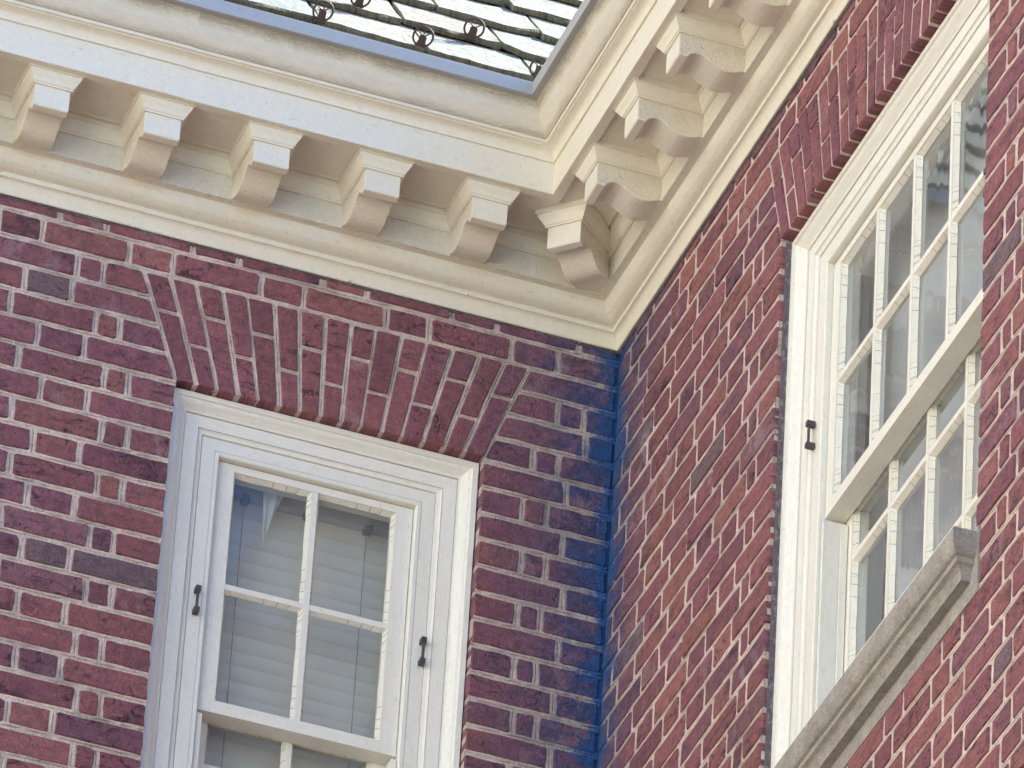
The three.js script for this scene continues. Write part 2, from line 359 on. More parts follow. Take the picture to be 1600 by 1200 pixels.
  // pieces: the 300 that show largest as parts, the rest of the laid bricks joined
  const cam = camera; cam.updateMatrixWorld(); cam.updateProjectionMatrix();
  const rot = new THREE.Matrix4().makeRotationY(turn), v = new THREE.Vector3();
  const seen = (b) => { const p = b.poly || [[b.a0, b.y0], [b.a1, b.y1]]; const cx = p.reduce((s, q) => s + q[0], 0) / p.length, cy = p.reduce((s, q) => s + q[1], 0) / p.length;
    v.set(cx, cy, 0).applyMatrix4(rot); v.y += Y0; v.project(cam); return Math.abs(v.x) < 1.04 && Math.abs(v.y) < 1.05 && cy < CORN + 0.03; };
  const area = (b) => b.poly ? 0.02 : (b.a1 - b.a0) * C;
  const inView = bricks.filter(seen).sort((p, q) => area(q) - area(p)), nPart = new Set(inView.slice(0, 300 - arches.length > 0 ? 300 : 300));
  const rest = [];
  for (const b of bricks) { const geo = brickGeo(b, uvOf); if (nPart.has(b)) part('brick', geo, brickMat, g); else rest.push(geo); }
  const ag = new THREE.Group(); ag.name = 'flat_arch'; g.add(ag);
  for (const b of arches) part('brick', brickGeo(b, uvOf), brickMat, ag);
  if (rest.length) part('further_brickwork', merged(rest), brickMat, g).userData.kind = 'stuff';
  // mortar: raised joints with a tooled line along their middle
  const mg = [];
  const prof = (hw) => [[-hw - 0.006, -0.009], [-hw, -0.0014], [-0.0026, -0.0006], [0, -0.0068], [0.0026, -0.0006], [hw, -0.0014], [hw + 0.006, -0.009]];
  function joint(p0, p1, hw) {
    const L = Math.hypot(p1[0] - p0[0], p1[1] - p0[1]); if (L < 0.004) return;
    const n = Math.max(1, Math.round(L / 0.022)), dx = (p1[0] - p0[0]) / L, dy = (p1[1] - p0[1]) / L, pr = prof(hw), pos = [], uv = [], idx = [];
    let off = 0;
    for (let s = 0; s <= n; s++) {
      off = off * 0.7 + rr(-0.0008, 0.0008); const t = s / n, x = p0[0] + dx * L * t, y = p0[1] + dy * L * t, gz = rr(-0.0012, 0.0006), gd = rr(0.2, 1.1);
      pr.forEach((q, i) => { const w = q[0] + (i === 3 ? off * 1.6 : i === 2 || i === 4 ? off : 0), z = i === 3 ? q[1] * gd : q[1] + gz * 0.5; const X = x - dy * w, Y = y + dx * w; pos.push(X, Y, z); uv.push(...uvOf(X, Y)); });
    }
    for (let s = 0; s < n; s++) for (let i = 0; i < 6; i++) { const a = s * 7 + i, b = a + 1, c = a + 7, d = c + 1; idx.push(a, c, d, a, d, b); }
    const gg = geoFrom(pos, uv, idx); mg.push(crease(gg, 0.3));
  }
  const rows = new Map(); for (const b of bricks) { if (!rows.has(b.row)) rows.set(b.row, []); rows.get(b.row).push(b); }
  for (const [k, list] of rows) {
    list.sort((p, q) => p.a0 - q.a0);
    const y = list[0].y0, L = [];
    for (const b of list) { const e = b.poly ? [b.poly[0][0], b.poly[1][0]] : [b.a0, b.a1]; if (L.length && Math.abs(L[L.length - 1][1] - e[0]) < 0.02) L[L.length - 1][1] = e[1]; else L.push([...e]); }
    for (const [x0, x1] of L) joint([x0, y], [x1, y], 0.0095);
    for (let i = 0; i < list.length - 1; i++) { const b = list[i], n = list[i + 1]; if (Math.abs(b.a1 - n.a0) < 0.004) joint([b.a1, y + 0.004], [b.a1, y + C - 0.004], 0.0092); }
  }
  joint([win.a0 - SKEW, ARCH_TOP], [win.a1 + SKEW, ARCH_TOP], 0.0062);
  for (const b of arches) { joint(b.poly[0], b.poly[3], 0.0056); if (!b.soffit) joint(b.poly[0], b.poly[1], 0.005); }
  joint([win.a1, HEAD], [win.a1 + SKEW, ARCH_TOP], 0.0048);
  // bed of the wall behind the joints, with the window opening left out; plain wall beyond the laid bricks
  const sheet = (a0, a1, y0, y1, d) => { const q = geoFrom([a0, y0, d, a1, y0, d, a1, y1, d, a0, y1, d], [...uvOf(a0, y0), ...uvOf(a1, y0), ...uvOf(a1, y1), ...uvOf(a0, y1)], [0, 1, 2, 0, 2, 3]); q.computeVertexNormals(); return q; };
  const wb = Math.max(win.bottom, yLo);
  const cA = corner === A0 ? A0 - 0.012 : A0, cB = corner === A1 ? A1 + 0.012 : A1;
  mg.push(sheet(cA, win.a0 - 0.004, yLo, HEAD, -0.008), sheet(win.a1 + 0.004, cB, yLo, HEAD, -0.008), sheet(cA, cB, HEAD + 0.004, yHi, -0.008));
  for (const a of [win.a0 - 0.0022, win.a1 + 0.0022]) { const q = geoFrom([a, wb, -0.07, a, wb, -0.003, a, HEAD + 0.002, -0.003, a, HEAD + 0.002, -0.07], [...uvOf(a, wb), ...uvOf(a + 0.06, wb), ...uvOf(a + 0.06, HEAD), ...uvOf(a, HEAD)], [0, 1, 2, 0, 2, 3]); q.computeVertexNormals(); mg.push(q); }
  { const q = geoFrom([win.a0 - 0.01, HEAD + 0.0003, -0.07, win.a1 + 0.01, HEAD + 0.0003, -0.07, win.a1 + 0.01, HEAD + 0.0003, -0.002, win.a0 - 0.01, HEAD + 0.0003, -0.002], [...uvOf(win.a0, 0), ...uvOf(win.a1, 0), ...uvOf(win.a1, 0.06), ...uvOf(win.a0, 0.06)], [0, 1, 2, 0, 2, 3]); q.computeVertexNormals(); mg.push(q); }
  if (wb > yLo) mg.push(sheet(win.a0, win.a1, yLo, wb - 0.006, -0.0081));
  part('mortar', merged(mg), mortarMat, g);
  const far = [box(B0, B1, -Y0, yLo, -0.35, -0.004), box(corner === A0 ? A0 - 0.3 : A0, win.a0 - 0.006, yLo, HEAD + 0.006, -0.15, -0.012), box(win.a1 + 0.006, corner === A1 ? A1 + 0.3 : A1, yLo, HEAD + 0.006, -0.15, -0.012), box(corner === A0 ? A0 - 0.3 : A0, corner === A1 ? A1 + 0.3 : A1, HEAD + 0.0065, 0.62, -0.15, -0.012)];
  if (wb > yLo) far.push(box(win.a0 - 0.006, win.a1 + 0.006, yLo, wb - 0.02, -0.15, -0.012));
  if (B0 < A0) far.push(box(B0, A0, yLo, 0.62, -0.35, -0.004)); if (B1 > A1) far.push(box(A1, B1, yLo, 0.62, -0.35, -0.004));
  part('wall_core', merged(far), plainBrick, g);
  return g;
}
const stoneBumpWall = tileTex(512, (u, v) => 0.5 * vn(u * 128, v * 128) + 0.5 * vn(u * 256, v * 256)); stoneBumpWall.repeat.set(5, 5);
const plainMap = tileTex(512, (u, v) => { const k = 0.8 + 0.4 * fbm(u * 32, v * 32); return [0.28 * k, 0.13 * k, 0.115 * k]; }, true);
const plainBrick = std({ map: plainMap, roughness: 0.95 });

const winL = { a0: -1.1187, a1: -0.3335, bottom: -3 }, winR = { a0: 1.1214, a1: 2.385, bottom: -1.755 };
buildWall({ name: 'brick_wall', label: 'brick wall around the narrow window with the slatted blind', A0: -2.05, A1: 0, B0: -12, B1: 0, kTop: -7, kBot: 20, win: winL, corner: 0, turn: 0, nArch: 15 });
buildWall({ name: 'brick_wall', label: 'brick wall around the wide window with the stone sill', A0: 0, A1: 3.0, B0: 0, B1: 9, kTop: -7, kBot: 34, win: winR, corner: 0, turn: RIGHT, nArch: 24 });

// ------------------------------------------------------------------ cornice
const cornice = thing('cornice', 'cream painted wooden cornice with scrolled brackets turning the inside corner', 'cornice', 0, 'thing');
const arc = (p, q, n, concave) => { const o = []; for (let i = 0; i <= n; i++) { const t = i / n * Math.PI / 2; const u = concave ? 1 - Math.cos(t) : Math.sin(t), v = concave ? Math.sin(t) : 1 - Math.cos(t); o.push([p[0] + (q[0] - p[0]) * u, p[1] + (q[1] - p[1]) * v]); } return o; };
const capProfile = [[0, 0.5750], [0.0055, 0.5750], [0.0055, 0.5805], [0.0078, 0.5810], [0.0085, 0.5835], [0.0120, 0.5900], [0.0160, 0.5960], [0.0205, 0.6040], [0.0215, 0.6085], [0.0250, 0.6090], [0.0250, 0.6245]];
const runs = [[0, (d) => -3.0, (d) => -1.245, 0.0011], [0, (d) => -1.245, (d) => -d, 0], [RIGHT, (d) => d, (d) => 1.32, 0], [RIGHT, (d) => 1.32, (d) => 3.4, 0.0009]];   // two board lengths on each side
for (const [turn, from, to, off] of runs) {
  const sweep = (name, prof, mat, segs = 24, ang = 0.5, vnorm) => {
    const A = prof.map(([d, y]) => [from(d), y + off * 0.5, d + off]), B = prof.map(([d, y]) => [to(d), y + off * 0.5, d + off]);
    const g = strip(A, B, segs, ang);
    if (vnorm) { const uv = g.attributes.uv; let mx = 0; for (let i = 0; i < uv.count; i++) mx = Math.max(mx, uv.getY(i)); for (let i = 0; i < uv.count; i++) uv.setXY(i, uv.getX(i) * 0.9, uv.getY(i) / mx * 0.998 + 0.001); }
    const m = part(name, g, mat, cornice); m.rotation.y = turn; return m;
  };
  sweep('bed_moulding', [[0, 0.4175], [0.010, 0.4135], [0.0125, 0.4160], [0.0128, 0.4220], ...arc([0.0128, 0.4220], [0.0285, 0.4505], 7, true).slice(1), [0.0305, 0.4505], [0.0318, 0.453], [0.0318, 0.462], [0.0305, 0.4645], ...arc([0.030, 0.4650], [0.0700, 0.5070], 9, false).slice(1), [0.0805, 0.5072]], cream);
  sweep('frieze_board', [[0.0805, 0.5068], [0.090, 0.5078], [0.0902, 0.60]], creamRough);
  sweep('upper_moulding', capProfile.map(([o, y]) => [0.0903 + o, y]), cream);
  sweep('soffit', [[0.090, 0.6225], [0.121, 0.6225], [0.1215, 0.6205], [0.127, 0.6205], [0.1275, 0.6225], [0.272, 0.6225]], cream);
  sweep('fascia', [[0.269, 0.630], [0.269, 0.613], [0.270, 0.612], [0.2945, 0.612], [0.296, 0.6135], [0.296, 0.7045]], fasciaPaint);
  sweep('crown_fillet', [[0.295, 0.7040], [0.3015, 0.7040], [0.3020, 0.7075], ...arc([0.302, 0.7075], [0.323, 0.7290], 6, true).slice(1), [0.3262, 0.7300], [0.3262, 0.7335], [0.331, 0.7335], [0.3330, 0.7350], [0.3330, 0.7425]], cream);
  const cy = []; for (let i = 0; i <= 14; i++) { const t = i / 14; cy.push([0.336 + 0.046 * (t < 0.5 ? Math.pow(t * 2, 0.8) * 0.62 : 0.62 + 0.38 * Math.pow((t - 0.5) * 2, 2.2)), 0.7425 + 0.0725 * t]); }
  sweep('crown_moulding', [[0.333, 0.7425], ...cy], crownPaint, 24, 0.7, true);
  sweep('gutter_edge', [[0.372, 0.8155], [0.397, 0.8155], [0.3985, 0.817], [0.3985, 0.853], [0.397, 0.8545], [0.389, 0.8545], [0.387, 0.852], [0.387, 0.835], [0.30, 0.80]], gutterMetal);
}
const sealMap = tileTex(512, (u, v) => { const t = ss(0.52, 0.66, fbm(u * 32, v * 64)) * ss(0.3, 0.6, vn(u * 128, v * 64)), k = 0.10 + 0.05 * vn(u * 256, v * 256); return [k + t * 0.10, k * 0.85 + t * 0.09, k * 0.95 + t * 0.09]; }, true); sealMap.repeat.set(2, 2);
const sealant = std({ color: new THREE.Color(1, 1, 1), map: sealMap, bumpMap: stoneBump, bumpScale: 0.006, roughness: 0.9 });
part('sealant', merged([box(-3, -0.001, 0.4105, 0.4150, -0.004, 0.0045)]), sealant, cornice);
{ const m = part('sealant', box(0.001, 3.2, 0.4105, 0.4150, -0.004, 0.0045), sealant, cornice); m.rotation.y = RIGHT; }
// brackets
const modShape = (() => {
  const s = new THREE.Shape(); s.moveTo(0.02, 0.62); s.lineTo(0.255, 0.62); s.lineTo(0.255, 0.5160); s.lineTo(0.2535, 0.5145); s.lineTo(0.236, 0.5125); s.lineTo(0.2335, 0.5145); s.lineTo(0.2325, 0.5195);
  s.splineThru([[0.222, 0.5270], [0.212, 0.5300], [0.200, 0.5290], [0.188, 0.5235], [0.175, 0.5150], [0.160, 0.5060], [0.148, 0.5010], [0.136, 0.4990], [0.124, 0.5000], [0.110, 0.5045], [0.098, 0.5100]].map((p) => new THREE.Vector2(...p)));
  s.lineTo(0.02, 0.512); s.closePath(); return s;
})();
const W2 = 0.0445;
const bodyGeo = (() => {
  const g = new THREE.ExtrudeGeometry(modShape, { depth: 2 * W2 - 0.003, bevelEnabled: true, bevelSize: 0.0012, bevelThickness: 0.0015, bevelSegments: 1, curveSegments: 3 });
  g.translate(0, 0, -(W2 - 0.0015)); g.rotateY(-Math.PI / 2); return crease(g, 0.5);
})();
const capGeo = (() => {
  const f = strip(capProfile.map(([o, y]) => [-W2 - o, y, 0.255 + o]), capProfile.map(([o, y]) => [W2 + o, y, 0.255 + o]), 2, 0.5);
  const l = strip(capProfile.map(([o, y]) => [-W2 - o, y, 0.06]), capProfile.map(([o, y]) => [-W2 - o, y, 0.255 + o]), 2, 0.5);
  const r = strip(capProfile.map(([o, y]) => [W2 + o, y, 0.255 + o]), capProfile.map(([o, y]) => [W2 + o, y, 0.06]), 2, 0.5);
  return merged([f, l, r]);
})();
const faceGeo = box(-W2 + 0.0005, W2 - 0.0005, 0.5185, 0.5722, 0.2555, 0.2568);
function bracket(x, z, turn) {
  const m = part('bracket', bodyGeo, [creamRough, cream], cornice); m.scale.set(rr(0.985, 1.02), 1, rr(0.992, 1.004)); m.position.set(x, rr(-0.001, 0.001), z); m.rotation.y = turn + rr(-0.01, 0.01);
  part('cap_moulding', capGeo, cream, m); part('front_face', faceGeo, fasciaPaint, m); return m;
}
for (let i = 0; i < 9; i++) bracket(-0.440 - 0.280 * i, 0, 0);
for (const a of [0.468, 0.744, 1.024, 1.304, 1.584, 1.864, 2.144, 2.424]) bracket(0, a, RIGHT);
bracket(-0.0594, 0.0594, -Math.PI / 4);
// paint-covered nail heads on the bed moulding
const nail = new THREE.SphereGeometry(0.0042, 10, 8);
for (const [t, a, y, d] of [[0, -0.412, 0.4535, 0.031], [0, -1.615, 0.462, 0.033], [0, -0.71, 0.416, 0.014], [0, -1.54, 0.6205, 0.258], [0, -1.26, 0.6205, 0.258], [1, 0.18, 0.4535, 0.031], [1, 1.20, 0.4535, 0.031], [1, 1.45, 0.416, 0.014]]) {
  const m = part('nail_head', nail, cream, cornice); if (t) m.position.set(-d, y, a); else m.position.set(a, y, d);
}

// ------------------------------------------------------------------ slate roof and snow guards
const TH = 54 * Math.PI / 180, rc = Math.cos(TH), rs = Math.sin(TH);
const roofP = (x, s, n) => [x, 0.845 + s * rs + n * rc, 0.365 - s * rc + n * rs];     // s up the slope, n out of it
const roof = thing('slate_roof', 'steep sunlit roof of pale slates above the gutter', 'roof', 0, 'thing');
const slateMap = tileTex(1024, (u, v) => {
  const a = u * 64 + v * 64, b = v * 64; // slanting tool marks
  const k = 0.80 + 0.4 * (fbm(u * 32, v * 32) - 0.5) + 0.45 * (vn(a * 4, b) - 0.5) - 0.35 * ss(0.80, 0.92, vn(a * 2 + 9, b * 0.5)) + 0.18 * (vn(u * 256, v * 256) - 0.5);
  return [k, k, k * 0.96];
}, true);
const slateBump = tileTex(1024, (u, v) => 0.5 * vn((u + v) * 256, v * 64) + 0.5 * fbm(u * 64, v * 64));
slateMap.repeat.set(2, 2); slateBump.repeat.set(2, 2);
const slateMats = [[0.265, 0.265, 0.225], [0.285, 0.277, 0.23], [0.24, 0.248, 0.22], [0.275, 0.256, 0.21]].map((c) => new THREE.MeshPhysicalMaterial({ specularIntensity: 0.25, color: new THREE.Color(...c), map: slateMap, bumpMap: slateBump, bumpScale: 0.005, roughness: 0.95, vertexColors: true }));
const roofFar = std({ color: new THREE.Color(0.44, 0.44, 0.4), map: slateMap, roughness: 0.85 });
function slateGeo(x0, x1, s0, len, drop = 0) {     // split slate: chipped lower edge and corners, ragged sides
  const n = 6, pos = [], uv = [], idx = [], row = [], J1 = [0, 1, 2, 3, 4].map(() => rr(-0.0035, 0.002)), J2 = [0, 1, 2, 3, 4].map(() => rr(-0.002, 0.0035));
  const put = (x, s, h) => { pos.push(...roofP(x, s, h + drop)); uv.push(x, s); return pos.length / 3 - 1; };
  const cL = R() < 0.35 ? rr(0.012, 0.035) : rr(0, 0.006), cR = R() < 0.35 ? rr(0.012, 0.035) : rr(0, 0.006);
  for (let i = 0; i <= n; i++) {
    const t = i / n, x = x0 + (x1 - x0) * t + (i && i < n ? rr(-0.012, 0.012) : 0), ch = i === 0 ? cL : i === n ? cR : rr(-0.005, 0.005), s = s0 + ch, set = rr(0.002, 0.011);
    const sx = (k) => x + (i === 0 ? J1[k] : i === n ? J2[k] : 0);
    row.push([put(sx(0), s, 0.008), put(sx(0), s + 0.0005, 0.015 + rr(0, 0.004)), put(sx(1), s + set, 0.0225 + rr(-0.0015, 0.0015)), put(sx(2), s0 + 0.075, 0.0165 + rr(-0.0012, 0.0012)), put(sx(3), s0 + 0.145, 0.0105 + rr(-0.0008, 0.0008)), put(sx(4), s0 + len, 0.003)]);
  }
  for (let i = 0; i < n; i++) for (let k = 0; k < 5; k++) { const a = row[i], b = row[i + 1]; idx.push(a[k], b[k], b[k + 1], a[k], b[k + 1], a[k + 1]); }
  for (const [a, f] of [[row[0], 1], [row[n], 0]]) { const z = put(f ? x0 : x1, s0 + len * 0.5, -0.01); for (let k = 0; k < 5; k++) idx.push(...(f ? [a[k], a[k + 1], z] : [a[k], z, a[k + 1]])); }
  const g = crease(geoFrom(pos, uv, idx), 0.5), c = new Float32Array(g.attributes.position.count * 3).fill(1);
  for (let f = 0; f < n * 10; f++) if (f % 10 < 4) for (let q = 0; q < 3; q++) c.set([0.5, 0.44, 0.36], f * 9 + q * 3);   // broken edges: brown stone, plus the shade below each course painted in
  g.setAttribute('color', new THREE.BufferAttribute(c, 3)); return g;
}
const butts = [0.004, 0.075, 0.280, 0.485, 0.690, 0.895, 1.10];
butts.forEach((s, k) => {
  let x = -2.6 + (k % 2 ? 0.13 : 0) + rr(-0.04, 0.04); const xEnd = 0.3;
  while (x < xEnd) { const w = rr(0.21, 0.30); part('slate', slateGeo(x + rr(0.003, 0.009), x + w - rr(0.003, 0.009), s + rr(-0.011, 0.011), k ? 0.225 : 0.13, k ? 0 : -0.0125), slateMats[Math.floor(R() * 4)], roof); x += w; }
});
{ // boarding under the slates and the rest of the slope up to the ridge; the second wing's lower-pitched roof
  const q = (pts, uv) => { const g = geoFrom(pts.flat(), uv.flat(), [0, 1, 2, 0, 2, 3]); g.computeVertexNormals(); return g; };
  part('roof_boarding', q([roofP(-12, 0.0, -0.012), roofP(0.4, 0.0, -0.012), roofP(0.4, 1.31, -0.012), roofP(-12, 1.31, -0.012)], [[0, 0], [12, 0], [12, 1], [0, 1]]), roofFar, roof);
  part('upper_slope', q([roofP(-12, 1.28, 0.012), roofP(2, 1.28, 0.012), roofP(6, 5, 0.012), roofP(-12, 5, 0.012)], [[0, 0], [12, 0], [12, 4], [0, 4]]), roofFar, roof);
  part('side_slope', q([[-0.36, 0.838, 0.36], [-0.36, 0.838, 9], [5, 3.4, 9], [5, 3.4, -3]], [[0, 0], [9, 0], [9, 6], [0, 6]]), roofFar, roof);
}
const ringGeo = new THREE.TorusGeometry(0.0245, 0.0029, 8, 36);
const stemGeo = (() => { const s = new THREE.Shape(); s.moveTo(-0.0165, -0.030); s.lineTo(0.0165, -0.030); s.quadraticCurveTo(0.0065, -0.016, 0.0085, -0.002); s.quadraticCurveTo(0.0065, 0.0035, 0, 0.004); s.quadraticCurveTo(-0.0065, 0.0035, -0.0085, -0.002); s.quadraticCurveTo(-0.0065, -0.016, -0.0165, -0.030); return crease(new THREE.ExtrudeGeometry(s, { depth: 0.006, bevelEnabled: true, bevelSize: 0.001, bevelThickness: 0.001, bevelSegments: 1 }).translate(0, 0, -0.003), 0.5); })();
const spokeGeo = (ang) => { const g = new THREE.CylinderGeometry(0.0014, 0.0018, 0.021, 6); g.translate(0, 0.0135, 0); g.rotateZ(ang); return g; };
const braceGeo = (() => { const g = new THREE.CylinderGeometry(0.003, 0.006, 0.036, 6); g.rotateX(-0.75); g.translate(0, -0.016, -0.012); return g; })();
const basis = new THREE.Matrix4().makeBasis(new THREE.Vector3(1, 0, 0), new THREE.Vector3(0, rc, rs), new THREE.Vector3(0, -rs, rc));
const guardLabels = ['iron ring snow guard at the gutter, farthest from the inside corner', 'iron ring snow guard on the second slate course, farther from the inside corner', 'iron ring snow guard at the gutter, between two others of its row', 'iron ring snow guard on the second slate course, nearer the inside corner', 'iron ring snow guard tucked in the inside corner of the gutter'];
[[-0.932, 0.076], [-0.802, 0.290], [-0.672, 0.083], [-0.506, 0.284], [-0.368, 0.080]].forEach(([x, s], i) => {
  const g = thing('snow_guard', guardLabels[i], 'snow guard'); g.userData.group = 'iron snow guards on the slate roof';
  const p = roofP(x, s, 0.046); g.position.set(p[0], Y0 + p[1], p[2]); g.setRotationFromMatrix(basis); g.rotateZ(rr(-0.06, 0.06)); g.rotateY(rr(-0.15, 0.15));
  part('ring', ringGeo, iron, g); part('stem', stemGeo, iron, g); part('brace', braceGeo, iron, g);
  for (const a of [0.95, 0.0, -0.95].filter((_, k) => k !== 1 || i % 2 === 0)) part('spoke', spokeGeo(a + rr(-0.1, 0.1)), iron, g);
});

// ------------------------------------------------------------------ windows
const glassBump = tileTex(512, (u, v) => 0.6 * vn(u * 8, v * 4) + 0.4 * vn(u * 16 + 3, v * 4 + 7)); glassBump.repeat.set(3, 3);
const glass = new THREE.MeshPhysicalMaterial({ color: new THREE.Color(0.80, 0.83, 0.84), roughness: 0.03, transmission: 0.92, thickness: 0, ior: 1.52, bumpMap: glassBump, bumpScale: 0.0004 });
const ogee = (p, q, n) => { const o = []; for (let i = 0; i <= n; i++) { const t = i / n, c = (1 - Math.cos(Math.PI * t)) / 2; o.push([p[0] + (q[0] - p[0]) * t, p[1] + (q[1] - p[1]) * c]); } return o; };
const casing = [[0.0015, 0.10], [0.0015, 0.0265], [0.003, 0.025], [0.0165, 0.025], [0.0175, 0.027], ...ogee([0.0185, 0.0305], [0.0435, 0.0500], 9), [0.0438, 0.0570], [0.0458, 0.0570], [0.0462, 0.0535], [0.0795, 0.0535], [0.0798, 0.0572], [0.0813, 0.0572], ...arc([0.0815, 0.0535], [0.0925, 0.0600], 4, true).map(([w, d]) => [w, d]), [0.0935, 0.0625], [0.0938, 0.0665], [0.0956, 0.0665], [0.0960, 0.0632], [0.1280, 0.0632], [0.1283, 0.0655], [0.1298, 0.0655], [0.1300, 0.0625], [0.1390, 0.0625], [0.1416, 0.0650], [0.1416, 0.1500]];
const SASH = 0.080, LOW = 0.130;
function sash(win, name, a0, a1, rails, cols, depth, thick, stile) {
  const g = new THREE.Group(); g.name = name; win.add(g);
  const { top, bot, railTop, railBot, muntins } = rails, mw = 0.0075;
  part('stile', box(a0, a0 + stile, bot, top, -depth - thick, -depth), white, g);
  part('stile', box(a1 - stile, a1, bot, top, -depth - thick, -depth), white, g);
  part('rail', box(a0 + stile, a1 - stile, railTop, top, -depth - thick, -depth + 0.0002), white, g);
  part('rail', box(a0 + stile, a1 - stile, bot, railBot, -depth - thick - 0.0003, -depth + 0.0004), white, g);
  const xs = [a0 + stile], ys = [railTop, ...muntins, railBot];
  for (let i = 1; i < cols; i++) xs.push(a0 + stile + (a1 - a0 - 2 * stile) * i / cols); xs.push(a1 - stile);
  for (let i = 1; i < cols; i++) part('muntin', box(xs[i] - mw, xs[i] + mw, railBot, railTop, -depth - 0.028, -depth - 0.0012), white, g);
  for (const y of muntins) part('muntin', box(a0 + stile, a1 - stile, y - mw, y + mw, -depth - 0.027, -depth - 0.0024), white, g);
  for (let i = 0; i < cols; i++) for (let j = 0; j < ys.length - 1; j++) {
    const l = xs[i] + (i ? mw : 0), r_ = xs[i + 1] - (i < cols - 1 ? mw : 0), t = ys[j] - (j ? mw : 0), b = ys[j + 1] + (j < ys.length - 2 ? mw : 0);
    const pw = 0.0075, gd = depth + 0.016, fd = depth + 0.0025, segs = 9;
    const edge = (p, q, pi, qi) => { // bevel of putty with an uneven, hand-run inner edge
      const A = [], B = []; const pos = [], uv = [], idx = [], L = Math.hypot(q[0] - p[0], q[1] - p[1]);
      for (let s = 0; s <= segs; s++) { const f = s / segs, w = s && s < segs ? rr(-0.0014, 0.0014) : 0; const nx = (pi[0] - p[0]) / pw, ny = (pi[1] - p[1]) / pw;
        pos.push(p[0] + (q[0] - p[0]) * f, p[1] + (q[1] - p[1]) * f, -fd, pi[0] + (qi[0] - pi[0]) * f + (L > 0 ? ((q[0] - p[0]) / L ? 0 : Math.sign(nx) * w) : 0), pi[1] + (qi[1] - pi[1]) * f + ((q[1] - p[1]) / L ? 0 : Math.sign(ny) * w), -gd + 0.0006); uv.push(f * L, 0, f * L, 0.02); }
      for (let s = 0; s < segs; s++) { const a = s * 2; idx.push(a, a + 2, a + 3, a, a + 3, a + 1); }
      const gg = geoFrom(pos, uv, idx); gg.computeVertexNormals(); return gg;
    };
    const o = [[l, b], [r_, b], [r_, t], [l, t]], n = [[l + pw, b + pw], [r_ - pw, b + pw], [r_ - pw, t - pw], [l + pw, t - pw]];
    part('putty', merged([0, 1, 2, 3].map((k) => edge(o[k], o[(k + 1) % 4], n[k], n[(k + 1) % 4]))), putty, g);
    const pg = new THREE.PlaneGeometry(r_ - l, t - b); const uv = pg.attributes.uv; for (let k = 0; k < 4; k++) uv.setXY(k, uv.getX(k) * 0.2 + i * 0.31, uv.getY(k) * 0.3 + j * 0.37);
    const pane = part('pane', pg, glass, g); pane.position.set((l + r_) / 2, (t + b) / 2, -gd); pane.rotation.set(rr(-0.004, 0.004), rr(-0.004, 0.004), 0);
  }
  return g;
}
function hook(win, a, y, d) {            // small iron pin in two brackets on the casing
  const h = new THREE.Group(); h.name = 'shutter_pin'; h.position.set(a, y, d); win.add(h);
  const pin = new THREE.CylinderGeometry(0.0035, 0.0035, 0.075, 8); part('pin', pin, hookMetal, h).position.z = 0.012;
  for (const s of [-1, 1]) { const b = part('clip', new THREE.BoxGeometry(0.013, 0.013, 0.020), hookMetal, h); b.position.set(0, s * 0.030, 0.008); }
}
function makeWindow(o) {
  const g = thing('sash_window', o.label, 'window', o.turn, 'thing');
  const { a0, a1, bottom } = o.w, top = HEAD - 0.002, bot = o.bot;
  const inn = 0.1416;
  part('jamb_casing', strip(casing.map(([w, d]) => [a0 + w, bot, -d]), casing.map(([w, d]) => [a0 + w, top - w, -d]), 8, 0.5), white, g);
  part('head_casing', strip(casing.map(([w, d]) => [a0 + w, top - w, -d]), casing.map(([w, d]) => [a1 - w, top - w, -d]), 8, 0.5), white, g);
  part('jamb_casing', strip(casing.map(([w, d]) => [a1 - w, top - w, -d]), casing.map(([w, d]) => [a1 - w, bot, -d]), 8, 0.5), white, g);
  const s0 = a0 + inn + 0.0022, s1 = a1 - inn - 0.0022;
  part('jamb_lining', box(s0 + 0.0002, s0 + 0.013, bot, -0.86, -LOW + 0.002, -0.0725), white, g); part('jamb_lining', box(s1 - 0.013, s1 - 0.0002, bot, -0.86, -LOW + 0.002, -0.0725), white, g);
  part('jamb_lining', box(s0 + 0.016, s0 + 0.022, bot, -0.865, -LOW + 0.0025, -0.112), white, g); part('jamb_lining', box(s1 - 0.022, s1 - 0.016, bot, -0.865, -LOW + 0.0025, -0.112), white, g);
  sash(g, 'upper_sash', s0, s1, { top: top - inn - 0.0025, bot: -0.846, railTop: -0.157, railBot: -0.812, muntins: [-0.486] }, o.cols, SASH, 0.048, o.stile);
  sash(g, 'lower_sash', s0 + 0.004, s1 - 0.004, { top: -0.787, bot: bot + 0.02, railTop: -0.832, railBot: o.turn ? bot + 0.085 : -1.58, muntins: [-0.965, -1.265] }, o.cols, LOW, 0.04, o.stile - 0.004);
  if (o.turn) part('sealant', box(a0 - 0.0025, a0 + 0.0032, bot, HEAD - 0.006, -0.026, -0.0115), sealant, g);
  for (const [a, y] of o.hooks) hook(g, a, y, -0.058);
  return g;
}
const wl = makeWindow({ w: winL, turn: 0, cols: 2, stile: 0.043, bot: -1.7, label: 'narrow white sash window, two panes across, slatted blind inside', hooks: [[winL.a0 + 0.113, -0.565], [winL.a1 - 0.105, -0.555]] });
const wr = makeWindow({ w: winR, turn: RIGHT, cols: 4, stile: 0.042, bot: -1.62, label: 'wide white sash window, four panes across, above the stone sill', hooks: [[winR.a0 + 0.106, -0.60], [winR.a1 - 0.106, -0.60]] });
